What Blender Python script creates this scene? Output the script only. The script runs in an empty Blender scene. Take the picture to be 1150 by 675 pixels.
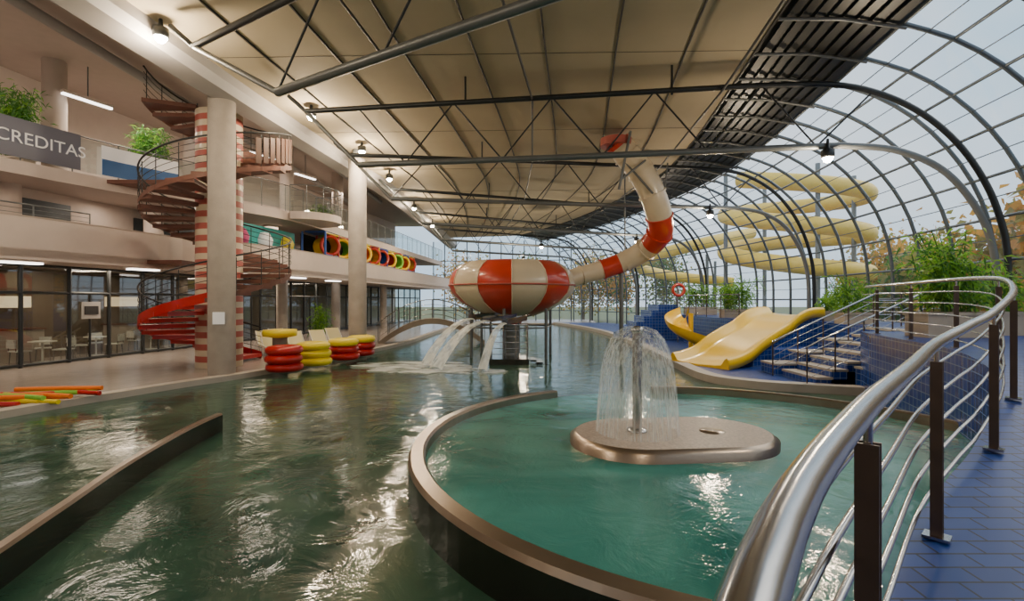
import bpy, math, random
from mathutils import Vector, Matrix
random.seed(7)
SC=bpy.context.scene
# ---------------- materials ----------------
def newmat(name):
    m=bpy.data.materials.new(name); m.use_nodes=True
    nt=m.node_tree; b=nt.nodes['Principled BSDF']; return m,nt,b
def M(name,col,rough=0.5,metal=0.0,var=0.0,vscale=3.0,bump=0.0,bscale=20.0,emit=None,es=0.0,spec=None,coat=0):
    m,nt,b=newmat(name)
    b.inputs['Roughness'].default_value=rough; b.inputs['Metallic'].default_value=metal
    b.inputs['Base Color'].default_value=(*col,1)
    if spec is not None: b.inputs['Specular IOR Level'].default_value=spec
    if coat: b.inputs['Coat Weight'].default_value=coat
    tc=nt.nodes.new('ShaderNodeTexCoord')
    if var>0:
        n=nt.nodes.new('ShaderNodeTexNoise'); n.inputs['Scale'].default_value=vscale; n.inputs['Detail'].default_value=5
        nt.links.new(tc.outputs['Object'],n.inputs['Vector'])
        mx=nt.nodes.new('ShaderNodeMix'); mx.data_type='RGBA'
        mx.inputs[6].default_value=(*[c*(1-var) for c in col],1); mx.inputs[7].default_value=(*[min(1,c*(1+var)) for c in col],1)
        nt.links.new(n.outputs['Fac'],mx.inputs[0]); nt.links.new(mx.outputs[2],b.inputs['Base Color'])
    if bump>0:
        n=nt.nodes.new('ShaderNodeTexNoise'); n.inputs['Scale'].default_value=bscale
        nt.links.new(tc.outputs['Object'],n.inputs['Vector'])
        bp=nt.nodes.new('ShaderNodeBump'); bp.inputs['Strength'].default_value=bump; bp.inputs['Distance'].default_value=0.02
        nt.links.new(n.outputs['Fac'],bp.inputs['Height']); nt.links.new(bp.outputs['Normal'],b.inputs['Normal'])
    if emit: b.inputs['Emission Color'].default_value=(*emit,1); b.inputs['Emission Strength'].default_value=es
    return m
def tilemat(name,c1,c2,grout,size=0.15,w=1.0,rough=0.25,mort=0.012,offset=0.0,spec=.5):
    m,nt,b=newmat(name); b.inputs['Roughness'].default_value=rough; b.inputs['Specular IOR Level'].default_value=spec
    uv=nt.nodes.new('ShaderNodeUVMap')
    br=nt.nodes.new('ShaderNodeTexBrick'); br.offset=offset; br.squash=1.0
    br.inputs['Color1'].default_value=(*c1,1); br.inputs['Color2'].default_value=(*c2,1); br.inputs['Mortar'].default_value=(*grout,1)
    br.inputs['Scale'].default_value=1.0; br.inputs['Brick Width'].default_value=size*w; br.inputs['Row Height'].default_value=size
    br.inputs['Mortar Size'].default_value=mort*0.5; br.inputs['Mortar Smooth'].default_value=0.1
    nt.links.new(uv.outputs['UV'],br.inputs['Vector']); nt.links.new(br.outputs['Color'],b.inputs['Base Color'])
    bp=nt.nodes.new('ShaderNodeBump'); bp.inputs['Strength'].default_value=0.4; bp.inputs['Distance'].default_value=0.01; bp.invert=True
    nt.links.new(br.outputs['Fac'],bp.inputs['Height']); nt.links.new(bp.outputs['Normal'],b.inputs['Normal'])
    return m
def glassmat(name,tint,fac=0.08,gcol=(1,1,1),haze=0.0):
    m,nt,b=newmat(name); nt.nodes.remove(b)
    o=nt.nodes['Material Output']; t=nt.nodes.new('ShaderNodeBsdfTransparent'); t.inputs[0].default_value=(*tint,1)
    g=nt.nodes.new('ShaderNodeBsdfGlossy'); g.inputs['Roughness'].default_value=0.03; g.inputs['Color'].default_value=(*gcol,1)
    mx=nt.nodes.new('ShaderNodeMixShader'); mx.inputs[0].default_value=fac
    nt.links.new(t.outputs[0],mx.inputs[1]); nt.links.new(g.outputs[0],mx.inputs[2]); out=mx
    if haze:
        tr=nt.nodes.new('ShaderNodeBsdfTranslucent'); tr.inputs[0].default_value=(.85,.92,1,1); m2=nt.nodes.new('ShaderNodeMixShader'); m2.inputs[0].default_value=haze
        nt.links.new(mx.outputs[0],m2.inputs[1]); nt.links.new(tr.outputs[0],m2.inputs[2]); out=m2
    nt.links.new(out.outputs[0],o.inputs['Surface'])
    return m
def watermat(name,c1,c2,rough=0.06,b1=0.25,sc=1.6):
    m,nt,b=newmat(name)
    b.inputs['Roughness'].default_value=rough; b.inputs['IOR'].default_value=1.33
    tc=nt.nodes.new('ShaderNodeTexCoord')
    n=nt.nodes.new('ShaderNodeTexNoise'); n.inputs['Scale'].default_value=0.45; n.inputs['Detail'].default_value=7; n.inputs['Distortion'].default_value=1.0
    nt.links.new(tc.outputs['Object'],n.inputs['Vector'])
    cr=nt.nodes.new('ShaderNodeValToRGB'); cr.color_ramp.elements[0].position=0.35; cr.color_ramp.elements[1].position=0.66
    cr.color_ramp.elements[0].color=(*c1,1); cr.color_ramp.elements[1].color=(*c2,1)
    nt.links.new(n.outputs['Fac'],cr.inputs[0]); nt.links.new(cr.outputs[0],b.inputs['Base Color'])
    n2=nt.nodes.new('ShaderNodeTexNoise'); n2.inputs['Scale'].default_value=sc; n2.inputs['Detail'].default_value=5; n2.inputs['Roughness'].default_value=0.6; n2.inputs['Distortion'].default_value=0.8
    nt.links.new(tc.outputs['Object'],n2.inputs['Vector'])
    bp=nt.nodes.new('ShaderNodeBump'); bp.inputs['Strength'].default_value=b1; bp.inputs['Distance'].default_value=0.12
    nt.links.new(n2.outputs['Fac'],bp.inputs['Height']); nt.links.new(bp.outputs['Normal'],b.inputs['Normal'])
    return m
def spraymat(name,scale=(14,14,1.2),lo=0.42,hi=0.75,mx_=0.65,detail=3,mn=0.0,em=0.0):
    m,nt,b=newmat(name); o=nt.nodes['Material Output']
    b.inputs['Base Color'].default_value=(0.9,0.96,0.97,1); b.inputs['Roughness'].default_value=0.35
    tc=nt.nodes.new('ShaderNodeTexCoord'); mp=nt.nodes.new('ShaderNodeMapping'); mp.inputs['Scale'].default_value=scale
    n=nt.nodes.new('ShaderNodeTexNoise'); n.inputs['Scale'].default_value=1.0; n.inputs['Detail'].default_value=detail
    nt.links.new(tc.outputs['Object'],mp.inputs[0]); nt.links.new(mp.outputs[0],n.inputs['Vector'])
    mr=nt.nodes.new('ShaderNodeMapRange'); mr.inputs['From Min'].default_value=lo; mr.inputs['From Max'].default_value=hi; mr.inputs['To Max'].default_value=mx_; mr.inputs['To Min'].default_value=mn
    nt.links.new(n.outputs['Fac'],mr.inputs[0])
    tl=nt.nodes.new('ShaderNodeBsdfTranslucent'); tl.inputs[0].default_value=(.95,1,1,1); ms=nt.nodes.new('ShaderNodeMixShader'); ms.inputs[0].default_value=.4
    nt.links.new(b.outputs[0],ms.inputs[1]); nt.links.new(tl.outputs[0],ms.inputs[2])
    t=nt.nodes.new('ShaderNodeBsdfTransparent'); mx=nt.nodes.new('ShaderNodeMixShader')
    nt.links.new(mr.outputs[0],mx.inputs[0]); nt.links.new(t.outputs[0],mx.inputs[1]); nt.links.new(ms.outputs[0],mx.inputs[2]); nt.links.new(mx.outputs[0],o.inputs['Surface'])
    return m
def leafmat(name,col,var=.5):
    m=M(name,col,.5,var=var,vscale=3); nt=m.node_tree; b=nt.nodes['Principled BSDF']; o=nt.nodes['Material Output']
    tl=nt.nodes.new('ShaderNodeBsdfTranslucent'); tl.inputs[0].default_value=(*[min(1,c*1.6) for c in col],1); mx=nt.nodes.new('ShaderNodeMixShader'); mx.inputs[0].default_value=.45
    nt.links.new(b.outputs[0],mx.inputs[1]); nt.links.new(tl.outputs[0],mx.inputs[2]); nt.links.new(mx.outputs[0],o.inputs['Surface']); return m
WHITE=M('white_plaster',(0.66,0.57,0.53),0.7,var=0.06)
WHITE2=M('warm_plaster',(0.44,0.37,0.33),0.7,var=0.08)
CEIL=M('membrane_beige',(0.37,0.315,0.22),0.8,var=0.18,vscale=0.5)
CEILG=M('ceiling_grey',(0.33,0.32,0.32),0.6,var=0.05)
SEAM=M('seam_dark',(0.012,0.012,0.014),0.6)
STEEL=M('painted_steel_grey',(0.15,0.165,0.175),0.4,0.3,var=0.1)
STEELD=M('painted_steel_dark',(0.035,0.04,0.045),0.4,0.4)
MULL=M('mullion_grey',(0.10,0.125,0.15),0.4,0.4)
INOX=M('brushed_inox',(0.46,0.45,0.45),0.2,1.0,var=0.08,vscale=8)
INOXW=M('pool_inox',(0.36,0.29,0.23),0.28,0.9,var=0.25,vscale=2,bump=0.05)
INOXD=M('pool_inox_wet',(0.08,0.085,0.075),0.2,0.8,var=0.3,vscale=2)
POST=M('post_metal',(0.10,0.075,0.065),0.4,0.6)
CONC=M('concrete_column',(0.31,0.28,0.255),0.8,var=0.28,vscale=2.5,bump=0.2,bscale=30)
RED=M('red_gloss',(0.52,0.04,0.018),0.3,coat=0.3,var=.12,vscale=2)
REDD=M('red_paint',(0.42,0.10,0.08),0.45)
CREAM=M('cream_gloss',(0.64,0.55,0.41),0.3,coat=0.3,var=0.08)
YEL=M('yellow_gloss',(0.92,0.58,0.005),0.28,coat=0.3)
YELO=M('yellow_hazed',(0.85,0.57,0.06),0.5,var=.15)  # paler yellow: faintness behind the hazy glazing is put into the colour
YELP=M('yellow_vinyl',(0.85,0.68,0.01),0.35)
REDP=M('red_vinyl',(0.46,0.012,0.012),0.3)
ORG=M('orange_foam',(0.85,0.20,0.01),0.7); GRN=M('green_foam',(0.22,0.55,0.06),0.7)
BLUEV=M('blue_plastic',(0.03,0.12,0.5),0.4); TURQ=M('turquoise_mural',(0.02,0.30,0.30),0.6,var=0.5,vscale=1.2); PINK=M('pink_plastic',(0.6,0.08,0.25),0.5)
WOOD=M('tread_wood',(0.16,0.065,0.045),0.55,var=0.3,vscale=6)
PANEL=M('guard_panel_brown',(0.10,0.05,0.035),0.6,var=0.3,vscale=4)
TREAD=M('tread_top',(0.40,0.35,0.31),0.6,var=0.2,vscale=6)
BEIGE=M('beige_stone',(0.40,0.34,0.27),0.6,var=0.15,vscale=4)
NOSE=M('stair_tread_stone',(0.36,0.33,0.30),0.6,var=0.15,vscale=4)
CURB=M('curb_stone',(0.42,0.38,0.34),0.6,var=0.15,vscale=3)
BRIDGE=M('bridge_stone',(0.20,0.17,0.14),0.6,var=0.2,vscale=3)
ISL=M('island_terrazzo',(0.40,0.33,0.28),0.45,var=0.65,vscale=30)
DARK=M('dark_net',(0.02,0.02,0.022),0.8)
LEAF=leafmat('bamboo_leaf',(0.16,0.33,0.035)); LEAF2=leafmat('leaf_dark',(0.05,0.16,0.025))
AUT=leafmat('autumn_leaf',(0.55,0.29,0.05)); AUT2=leafmat('olive_leaf',(0.24,0.22,0.05))
BARK=M('bark',(0.12,0.08,0.05),0.9)
GRASS=M('grass',(0.13,0.15,0.07),0.9,var=0.3,vscale=1)
SIGN=M('sign_grey',(0.15,0.16,0.22),0.5); SIGNW=M('sign_white',(0.8,0.8,0.8),0.5,emit=(1,1,1),es=.15); SIGNB=M('sign_blue',(0.05,0.15,0.40),0.5)
LAMPE=M('lamp_emit',(1,1,1),0.5,emit=(1,0.86,0.62),es=300)
TUBEE=M('tube_emit',(1,1,1),0.5,emit=(1,0.93,0.85),es=5)
SOFTE=M('bar_shelf_light',(1,1,1),0.5,emit=(1,0.66,0.35),es=1.0)
CHAIRW=M('chair_white',(0.75,0.74,0.72),0.4); CUSH=M('lounger_fabric',(0.72,0.66,0.38),0.7)
BLUET=tilemat('blue_tile',(0.012,0.042,0.26),(0.020,0.065,0.34),(0.16,0.25,0.46),size=0.16,rough=0.22,mort=.015)
BLUEF=tilemat('blue_floor_tile',(0.008,0.035,0.20),(0.014,0.055,0.28),(0.003,0.008,0.035),size=0.125,w=2.0,rough=0.38,offset=0.5,mort=0.014,spec=.3)
DECK=tilemat('deck_tile',(0.42,0.37,0.34),(0.46,0.40,0.37),(0.30,0.26,0.24),size=0.3,rough=0.2)
GLASS=glassmat('clear_glass',(0.93,0.96,0.98),0.05,haze=0.04)
GLASSD=glassmat('shop_glass',(0.50,0.55,0.52),0.12)
GLASSR=glassmat('rail_glass',(0.70,0.78,0.78),0.12)
WATER=watermat('pool_water',(0.010,0.048,0.034),(0.055,0.120,0.082),rough=.08,b1=0.14,sc=1.8)
WATER2=watermat('shallow_water',(0.022,0.155,0.140),(0.10,0.36,0.32),b1=0.15,sc=2.2,rough=0.09)
SPRAY=spraymat('water_sheet',(32,32,.8),0.36,0.70,0.50,2,mn=.04); FALLS=spraymat('water_fall',(5,5,0.6),0.3,0.55,1.0,mn=.4)
FOAM=spraymat('foam',(1.3,2.2,1),0.36,0.58,0.95,6)
# ---------------- builder ----------------
def cr(pts,n=8):
    P=[Vector(p) for p in pts]; out=[]
    for i in range(len(P)-1):
        p0=P[i-1] if i>0 else P[0]*2-P[1]; p1=P[i]; p2=P[i+1]; p3=P[i+2] if i+2<len(P) else P[-1]*2-P[-2]
        for k in range(n):
            t=k/n
            out.append(0.5*((2*p1)+(p2-p0)*t+(2*p0-5*p1+4*p2-p3)*t*t+(3*p1-p0-3*p2+p3)*t**3))
    out.append(P[-1]); return out
def resample(P,step):
    L=[0]
    for i in range(1,len(P)): L.append(L[-1]+(P[i]-P[i-1]).length)
    n=max(1,round(L[-1]/step)); out=[]; j=0
    for k in range(n+1):
        d=L[-1]*k/n
        while j<len(P)-2 and L[j+1]<d: j+=1
        s=L[j+1]-L[j]; t=(d-L[j])/s if s>0 else 0
        out.append(P[j].lerp(P[j+1],min(1,t)))
    return out
class B:
    def __init__(s): s.v=[]; s.f=[]; s.fm=[]; s.fs=[]; s.m=[]
    def mi(s,m):
        if m not in s.m: s.m.append(m)
        return s.m.index(m)
    def add(s,vs,fs,m,sm=False):
        o=len(s.v); s.v+= [tuple(v) for v in vs]
        for i,f in enumerate(fs):
            s.f.append(tuple(o+k for k in f)); mm=m[i] if isinstance(m,list) else m
            s.fm.append(s.mi(mm)); s.fs.append(sm)
    def box(s,c,d,m,rz=0.0,mtop=None):
        cx,cy,cz=c; a,b,h=d[0]/2,d[1]/2,d[2]/2; co,si=math.cos(rz),math.sin(rz)
        vs=[]
        for z in(-h,h):
            for x,y in((-a,-b),(a,-b),(a,b),(-a,b)): vs.append((cx+x*co-y*si,cy+x*si+y*co,cz+z))
        s.add(vs,[(3,2,1,0),(4,5,6,7),(0,1,5,4),(1,2,6,5),(2,3,7,6),(3,0,4,7)],[m,mtop or m,m,m,m,m])
    def tube(s,P,r,m,n=8,cap=True,mf=None,close=False):
        P=[Vector(p) for p in P]; N=len(P)
        if N<2: return
        rs=r if isinstance(r,(list,tuple)) else [r]*N
        T=[]
        for i in range(N):
            if close: t=P[(i+1)%N]-P[i-1]
            else: t=P[min(i+1,N-1)]-P[max(i-1,0)]
            T.append(t.normalized() if t.length>1e-9 else Vector((0,0,1)))
        u=T[0].orthogonal().normalized(); vs=[]
        for i in range(N):
            u=(u-T[i]*u.dot(T[i])); u=u.normalized() if u.length>1e-6 else T[i].orthogonal().normalized()
            w=T[i].cross(u)
            for k in range(n):
                a=2*math.pi*k/n; vs.append(P[i]+(u*math.cos(a)+w*math.sin(a))*rs[i])
        fs=[];ms=[]
        for i in range(N if close else N-1):
            j=(i+1)%N
            for k in range(n):
                fs.append((i*n+k,i*n+(k+1)%n,j*n+(k+1)%n,j*n+k)); ms.append(mf(i) if mf else m)
        s.add(vs,fs,ms,True)
        if cap and not close:
            s.add(vs[:n],[tuple(range(n))[::-1]],m if not mf else mf(0)); s.add(vs[-n:],[tuple(range(n))],m if not mf else mf(N-2))
    def cyl(s,a,b,r,m,n=12,r2=None):
        s.tube([a,b],[r,r if r2 is None else r2],m,n)
    def lathe(s,c,prof,m,n=32,mf=None,sm=True,a0=0,a1=2*math.pi):
        vs=[];fs=[];ms=[]; full=abs(a1-a0-2*math.pi)<1e-6; nn=n if full else n+1
        for r,z in prof:
            for k in range(nn):
                a=a0+(a1-a0)*k/n; vs.append((c[0]+r*math.cos(a),c[1]+r*math.sin(a),c[2]+z))
        for i in range(len(prof)-1):
            for k in range(n):
                k2=(k+1)%nn
                fs.append((i*nn+k,i*nn+k2,(i+1)*nn+k2,(i+1)*nn+k)); ms.append(mf(i,k) if mf else m)
        s.add(vs,fs,ms,sm)
    def torus(s,c,R,r,m,n=28,k=12,ax='z',sq=1.0):
        vs=[];fs=[]
        for i in range(n):
            a=2*math.pi*i/n
            for j in range(k):
                b=2*math.pi*j/k; x=(R+r*math.cos(b))*math.cos(a); y=(R+r*math.cos(b))*math.sin(a); z=r*sq*math.sin(b)
                if ax=='y': x,y,z=x,z,y
                vs.append((c[0]+x,c[1]+y,c[2]+z))
        for i in range(n):
            for j in range(k): fs.append((i*k+j,((i+1)%n)*k+j,((i+1)%n)*k+(j+1)%k,i*k+(j+1)%k))
        s.add(vs,fs,m,True)
    def rib(s,P,sec,m,closed=True,sm=False,caps=True,pclose=False):
        P=[Vector((p[0],p[1],p[2] if len(p)>2 else 0)) for p in P]; N=len(P); K=len(sec); vs=[]
        for i in range(N):
            if pclose: t=P[(i+1)%N]-P[i-1]
            else: t=P[min(i+1,N-1)]-P[max(i-1,0)]
            t.z=0; t.normalize(); nn=Vector((-t.y,t.x,0))
            for o,z in sec: vs.append(P[i]+nn*o+Vector((0,0,z)))
        fs=[];ms=[]
        for i in range(N if pclose else N-1):
            j=(i+1)%N
            for k in range(K if closed else K-1):
                k2=(k+1)%K; fs.append((i*K+k,j*K+k,j*K+k2,i*K+k2)); ms.append(m[k] if isinstance(m,list) else m)
        s.add(vs,fs,ms,sm)
        if closed and caps and not pclose:
            mm=m[0] if isinstance(m,list) else m
            s.add(vs[:K],[tuple(range(K))],mm); s.add(vs[-K:],[tuple(range(K))[::-1]],mm)
    def prism(s,poly,z0,z1,m,mtop=None):
        n=len(poly); vs=[(p[0],p[1],z0) for p in poly]+[(p[0],p[1],z1) for p in poly]
        fs=[tuple(range(n))[::-1],tuple(range(n,2*n))]+[(i,(i+1)%n,n+(i+1)%n,n+i) for i in range(n)]
        s.add(vs,fs,[m,mtop or m]+[m]*n)
    def leaf(s,p,d,L,w,m):
        d=d.normalized(); q=d.cross(Vector((random.uniform(-1,1),random.uniform(-1,1),random.uniform(-.3,1)))).normalized()*w
        s.add([p,p+d*L*.45+q,p+d*L+Vector((0,0,-L*.25)),p+d*L*.45-q],[(0,1,2,3)],m)
    def build(s,name):
        me=bpy.data.meshes.new(name); me.from_pydata(s.v,[],s.f)
        for m in s.m: me.materials.append(m)
        me.polygons.foreach_set('material_index',s.fm); me.polygons.foreach_set('use_smooth',s.fs); me.update()
        uv=me.uv_layers.new(name='UVMap'); d=[0.0]*(2*len(me.loops)); V=me.vertices
        for p in me.polygons:
            n=p.normal
            az=abs(n.z)>0.6
            for li in p.loop_indices:
                c=V[me.loops[li].vertex_index].co
                if az: d[2*li]=c.x; d[2*li+1]=c.y
                else: d[2*li]=(c.y if abs(n.x)>abs(n.y) else c.x); d[2*li+1]=c.z
        uv.data.foreach_set('uv',d)
        o=bpy.data.objects.new(name,me); SC.collection.objects.link(o); return o
def railing(b,P,h=1.05,post=1.2,bars=5,r=0.022,rb=0.009,mp=None,mr=None,off=0.0,glass=False,posts=True):
    P=[Vector(p) for p in P]; mp=mp or STEEL; mr=mr or INOX
    b.tube([p+Vector((0,0,h)) for p in P],r,mr,12)
    def offp(o):
        out=[]
        for i,p in enumerate(P):
            t=P[min(i+1,len(P)-1)]-P[max(i-1,0)]; t.z=0; t=t.normalized() if t.length>1e-6 else Vector((1,0,0)); out.append(p+Vector((-t.y,t.x,0))*o)
        return out
    Q=offp(off)
    for k in range(bars): b.tube([p+Vector((0,0,h*(k+0.8)/(bars+0.8))) for p in Q],rb,mr,6)
    if glass:
        vs=[];
        for p in P: vs+= [p+Vector((0,0,.08)),p+Vector((0,0,h-.05))]
        b.add(vs,[(2*i,2*i+2,2*i+3,2*i+1) for i in range(len(P)-1)],GLASSR)
    if posts:
        for p in resample(P,post): b.cyl(p,p+Vector((0,0,h)),0.018,mp,8)
# ---------------- camera ----------------
cam=bpy.data.cameras.new('camera'); co=bpy.data.objects.new('camera',cam); SC.collection.objects.link(co)
co.location=(0,0,2.25); co.rotation_euler=(math.radians(90),0,0); cam.sensor_width=36; cam.lens=36*560/1150; cam.clip_start=0.02; cam.clip_end=500
SC.camera=co
# ---------------- paths ----------------
GX=cr([(10.5,-6,0),(11.6,3,0),(12.3,9.5,0),(13.0,14,0),(13.8,20,0),(14.0,26,0),(12.9,34,0),(10.8,42,0),(8.8,47,0),(6.5,52,0)],8)
PROF=[(0,0.1),(0,1.2),(0,2.3),(0.02,3.3),(0.18,4.4),(0.55,5.4),(1.15,6.35),(1.95,7.2),(2.9,7.85),(3.9,8.25)]
LOUV=[(3.9,8.25),(5.2,8.55),(6.5,8.65)]
def leftn(P,i):
    t=P[min(i+1,len(P)-1)]-P[max(i-1,0)]; t=Vector((t.x,t.y,0)).normalized(); return Vector((-t.y,t.x,0))
LE=cr([(-8.6,-6),(-8.4,6),(-8.0,13.5),(-7.2,22),(-6.6,27),(-6.3,38),(-6.3,55)],8)
def lex(y):
    for i in range(len(LE)-1):
        if LE[i][1]<=y<=LE[i+1][1]:
            t=(y-LE[i][1])/(LE[i+1][1]-LE[i][1]); return LE[i][0]*(1-t)+LE[i+1][0]*t
    return LE[0][0] if y<LE[0][1] else LE[-1][0]
# ---------------- roof ----------------
GR=resample(GX,1.5); RE=[]
for i,p in enumerate(GR): RE.append(p+leftn(GR,i)*6.5+Vector((0,0,8.65)))
b=B(); vs=[];K=9; rows=[]
for e in RE:
    l=Vector((lex(e.y),e.y,8.45)); rows.append([l.lerp(e,k/(K-1)) for k in range(K)])
for r in rows: vs+=r
fs=[]
for i in range(len(rows)-1):
    for k in range(K-1): fs.append((i*K+k,i*K+k+1,(i+1)*K+k+1,(i+1)*K+k))
b.add(vs,fs,CEIL); b.add([v+Vector((0,0,.35)) for v in vs],[f[::-1] for f in fs],STEELD)
for k in range(K): b.tube([r[k]+Vector((0,0,-.015)) for r in rows],0.030,SEAM,4)
for i in range(0,len(rows),4): b.tube([p+Vector((0,0,-.0)) for p in rows[i]],0.010,SEAM,4)
roof=b.build('ceiling')
b=B()
for i in range(1,9):
    s=i/9; dx=3.9+2.6*s; z=8.25+0.4*math.sin(s*1.57)-.06
    b.rib([(p.x,p.y) for p in GR],[(dx-.09,z),(dx+.09,z+.05),(dx+.09,z+.07),(dx-.09,z+.02)],STEELD)
b.rib([(p.x,p.y) for p in GR],[(3.9,8.35),(5.2,8.68),(6.6,8.8),(6.6,8.85),(5.2,8.73),(3.9,8.4)],STEELD)
for i in range(0,len(GR)):
    n=leftn(GR,i); b.tube([GR[i]+n*d+Vector((0,0,z-.1)) for d,z in LOUV],0.04,STEEL,6)
b.build('ceiling_louvre_strip')
# ---------------- glass wall ----------------
b=B(); b.rib([(p.x,p.y) for p in GR],PROF,GLASS,closed=False,sm=True)
for i in range(len(GR)):
    n=leftn(GR,i); P=cr([tuple(GR[i]+n*(d+.08)+Vector((0,0,z))) for d,z in PROF],2); b.tube(P,0.06,MULL,6)
for d,z in PROF[1:]:
    b.tube([GR[i]+leftn(GR,i)*(d+.07)+Vector((0,0,z)) for i in range(len(GR))],0.038,MULL,6)
for j in range(2,len(PROF)-1):
    d=(PROF[j][0]+PROF[j+1][0])/2; z=(PROF[j][1]+PROF[j+1][1])/2
    b.tube([GR[i]+leftn(GR,i)*(d+.07)+Vector((0,0,z)) for i in range(len(GR))],0.014,MULL,5)
A=Vector((6.2,52.2,0)); C=Vector((-8.5,54,0))
b.add([A,C,C+Vector((0,0,8.6)),A+Vector((0,0,8.6))],[(0,1,2,3)],GLASS)
for k in range(13):
    p=A.lerp(C,k/12); b.cyl(p,p+Vector((0,0,8.6)),.06,MULL,6)
for z in (1.2,2.4,3.6,5,6.5): b.tube([A+Vector((0,0,z)),C+Vector((0,0,z))],.04,MULL,6)
b.build('window_vault')
# ---------------- trusses ----------------
INN=[(0.45,0.3),(0.45,2.6),(0.6,3.8),(1.05,4.8),(1.8,5.65),(2.9,6.15),(4.2,6.3)]
OUT=[(0.2,0.3),(0.2,3.2),(0.4,4.4),(0.8,5.4),(1.4,6.3),(2.2,7.05),(3.2,7.6),(4.4,7.9),(6.5,7.95)]
def truss(name,L,F,rc=0.085,e=3.0,zb=6.15,zt=7.75):
    b=B(); L=Vector((*L,0)); F=Vector((*F,0)); d=(L-F); D=d.length; d.normalize()
    lo=cr([tuple(F+d*q+Vector((0,0,z))) for q,z in INN],5)+[F+d*(D*0.6)+Vector((0,0,6.2)),F+d*(D-e)+Vector((0,0,zb))]
    hi=cr([tuple(F+d*q+Vector((0,0,z))) for q,z in OUT],5)+[L+Vector((0,0,zt))]
    b.tube(lo,rc*1.0,STEEL,10); b.tube(hi,rc*.9,STEELD,8)
    b.tube([lo[-1],L+Vector((0,0,zt))],rc*.7,STEEL,8); b.tube([L+Vector((0,0,zt)),L+Vector((-.5,0,8.2))],.06,STEELD,6)
    def zat(P,q):
        for i in range(len(P)-1):
            a=(P[i]-F); a.z=0; c=(P[i+1]-F); c.z=0
            if a.length<=q<=c.length and c.length>a.length:
                t=(q-a.length)/(c.length-a.length); return P[i].z*(1-t)+P[i+1].z*t
        return P[-1].z
    q=3.4; up=True; n=int((D-e-q)/1.3); st=(D-e-q)/n; last=None
    for k in range(n+1):
        qq=q+k*st
        p=F+d*qq+Vector((0,0,zat(hi,qq) if up else zat(lo,qq)))
        if last is not None: b.tube([last,p],.024,STEELD,6)
        last=p; up=not up
    for qq in (D*.45,D*.75): b.tube([F+d*qq+Vector((0,0,7.8)),F+d*qq+Vector((0,0,8.6))],.03,STEELD,6)
    return b.build(name)
TR=[((-6.9,10.8),(11.3,.2)),((-6.0,14.5),(12.75,12.6)),((-6.2,18.8),(13.85,22.6)),((-6.0,24.5),(13.1,33.2)),((-5.9,31),(10.8,42)),((-5.9,38),(8.0,48.8))]
for i,(l,f) in enumerate(TR): truss('roof_truss' if i==0 else 'roof_truss.%03d'%i,l,f,e=(2.9 if i==0 else 1.6))
b=B()
for fr in (0.35,0.62):
    for i in range(len(TR)-1):
        p=Vector((*TR[i][0],7.8)).lerp(Vector((*TR[i][1],7.9)),fr); q=Vector((*TR[i+1][0],7.8)).lerp(Vector((*TR[i+1][1],7.9)),fr)
        b.tube([p,q],.035,STEELD,6)
b.build('roof_bracing')
# ---------------- left building ----------------
E1=cr([(-17,6),(-15.2,9.5),(-13.4,12.5),(-12.5,15.5),(-11.9,18),(-10.2,20.5),(-9.3,25),(-8.8,31),(-7.9,40),(-6.4,53)],6)
E2=cr([(-18.6,5),(-16.9,9),(-15.0,13),(-13.5,17),(-11.4,20.5),(-10.1,24),(-9.6,31),(-8.7,40),(-7.4,53)],6)
W=cr([(-20,-6),(-18.5,6),(-16.4,12),(-15.4,16),(-14.8,20),(-13.6,28),(-12,40),(-9.8,53)],6)
def xat(P,y):
    for i in range(len(P)-1):
        if P[i][1]<=y<=P[i+1][1]:
            t=(y-P[i][1])/(P[i+1][1]-P[i][1]); return P[i][0]*(1-t)+P[i+1][0]*t
    return P[-1][0]
def slab(name,E,z0,z1,mtop,mbot):
    b=B(); n=len(E); vs=[]
    for z in (z0,z1):
        for p in E: vs.append((p[0],p[1],z))
        for p in E: vs.append((xat(W,p[1])-2.58,p[1],z))
    fs=[];ms=[]
    for i in range(n-1):
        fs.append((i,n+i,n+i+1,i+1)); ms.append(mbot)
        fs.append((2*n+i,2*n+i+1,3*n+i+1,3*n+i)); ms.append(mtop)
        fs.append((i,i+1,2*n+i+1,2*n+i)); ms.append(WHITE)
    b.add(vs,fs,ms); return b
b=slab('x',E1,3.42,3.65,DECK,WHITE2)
b.rib(E1,[(0.0,3.35),(0.16,3.35),(0.16,4.5),(0,4.5)],WHITE,sm=False)
b.rib(E1,[(-.02,4.5),(0.2,4.5),(0.2,4.54),(-.02,4.54)],WHITE2)
railing(b,[Vector((p[0]-.1,p[1],4.5)) for p in E1[0:18]],h=0.35,post=1.4,bars=2,mr=STEEL)
b.build('balcony_first_storey')
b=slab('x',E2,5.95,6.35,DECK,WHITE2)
railing(b,[Vector((p[0]-.05,p[1],6.35)) for p in E2],h=1.2,post=1.3,bars=0,mr=STEEL,glass=True)
cx_,cy_=-9.9,24.3; arcp=[(cx_+1.5*math.cos(math.radians(a)),cy_+1.5*math.sin(math.radians(a))) for a in range(-100,101,10)]
b.prism(arcp,6.0,6.34,WHITE); railing(b,[(x,y,6.35) for x,y in arcp],h=1.2,post=.8,bars=4,mr=STEEL)
b.build('balcony_second_storey')
E2_3=[Vector((p[0],p[1],0)) for p in E2]
def banner(y0,y1,z0,z1,mat,off=.10):
    b=B(); seg=[p for p in resample(E2_3,.3) if y0<p[1]<y1]; b.rib(seg,[(-off,z0),(-off+.02,z0),(-off+.02,z1),(-off,z1)],mat); return b,seg
b,seg=banner(11.0,16.2,6.42,7.55,SIGN); ban=b.build('banner_sign')
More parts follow.
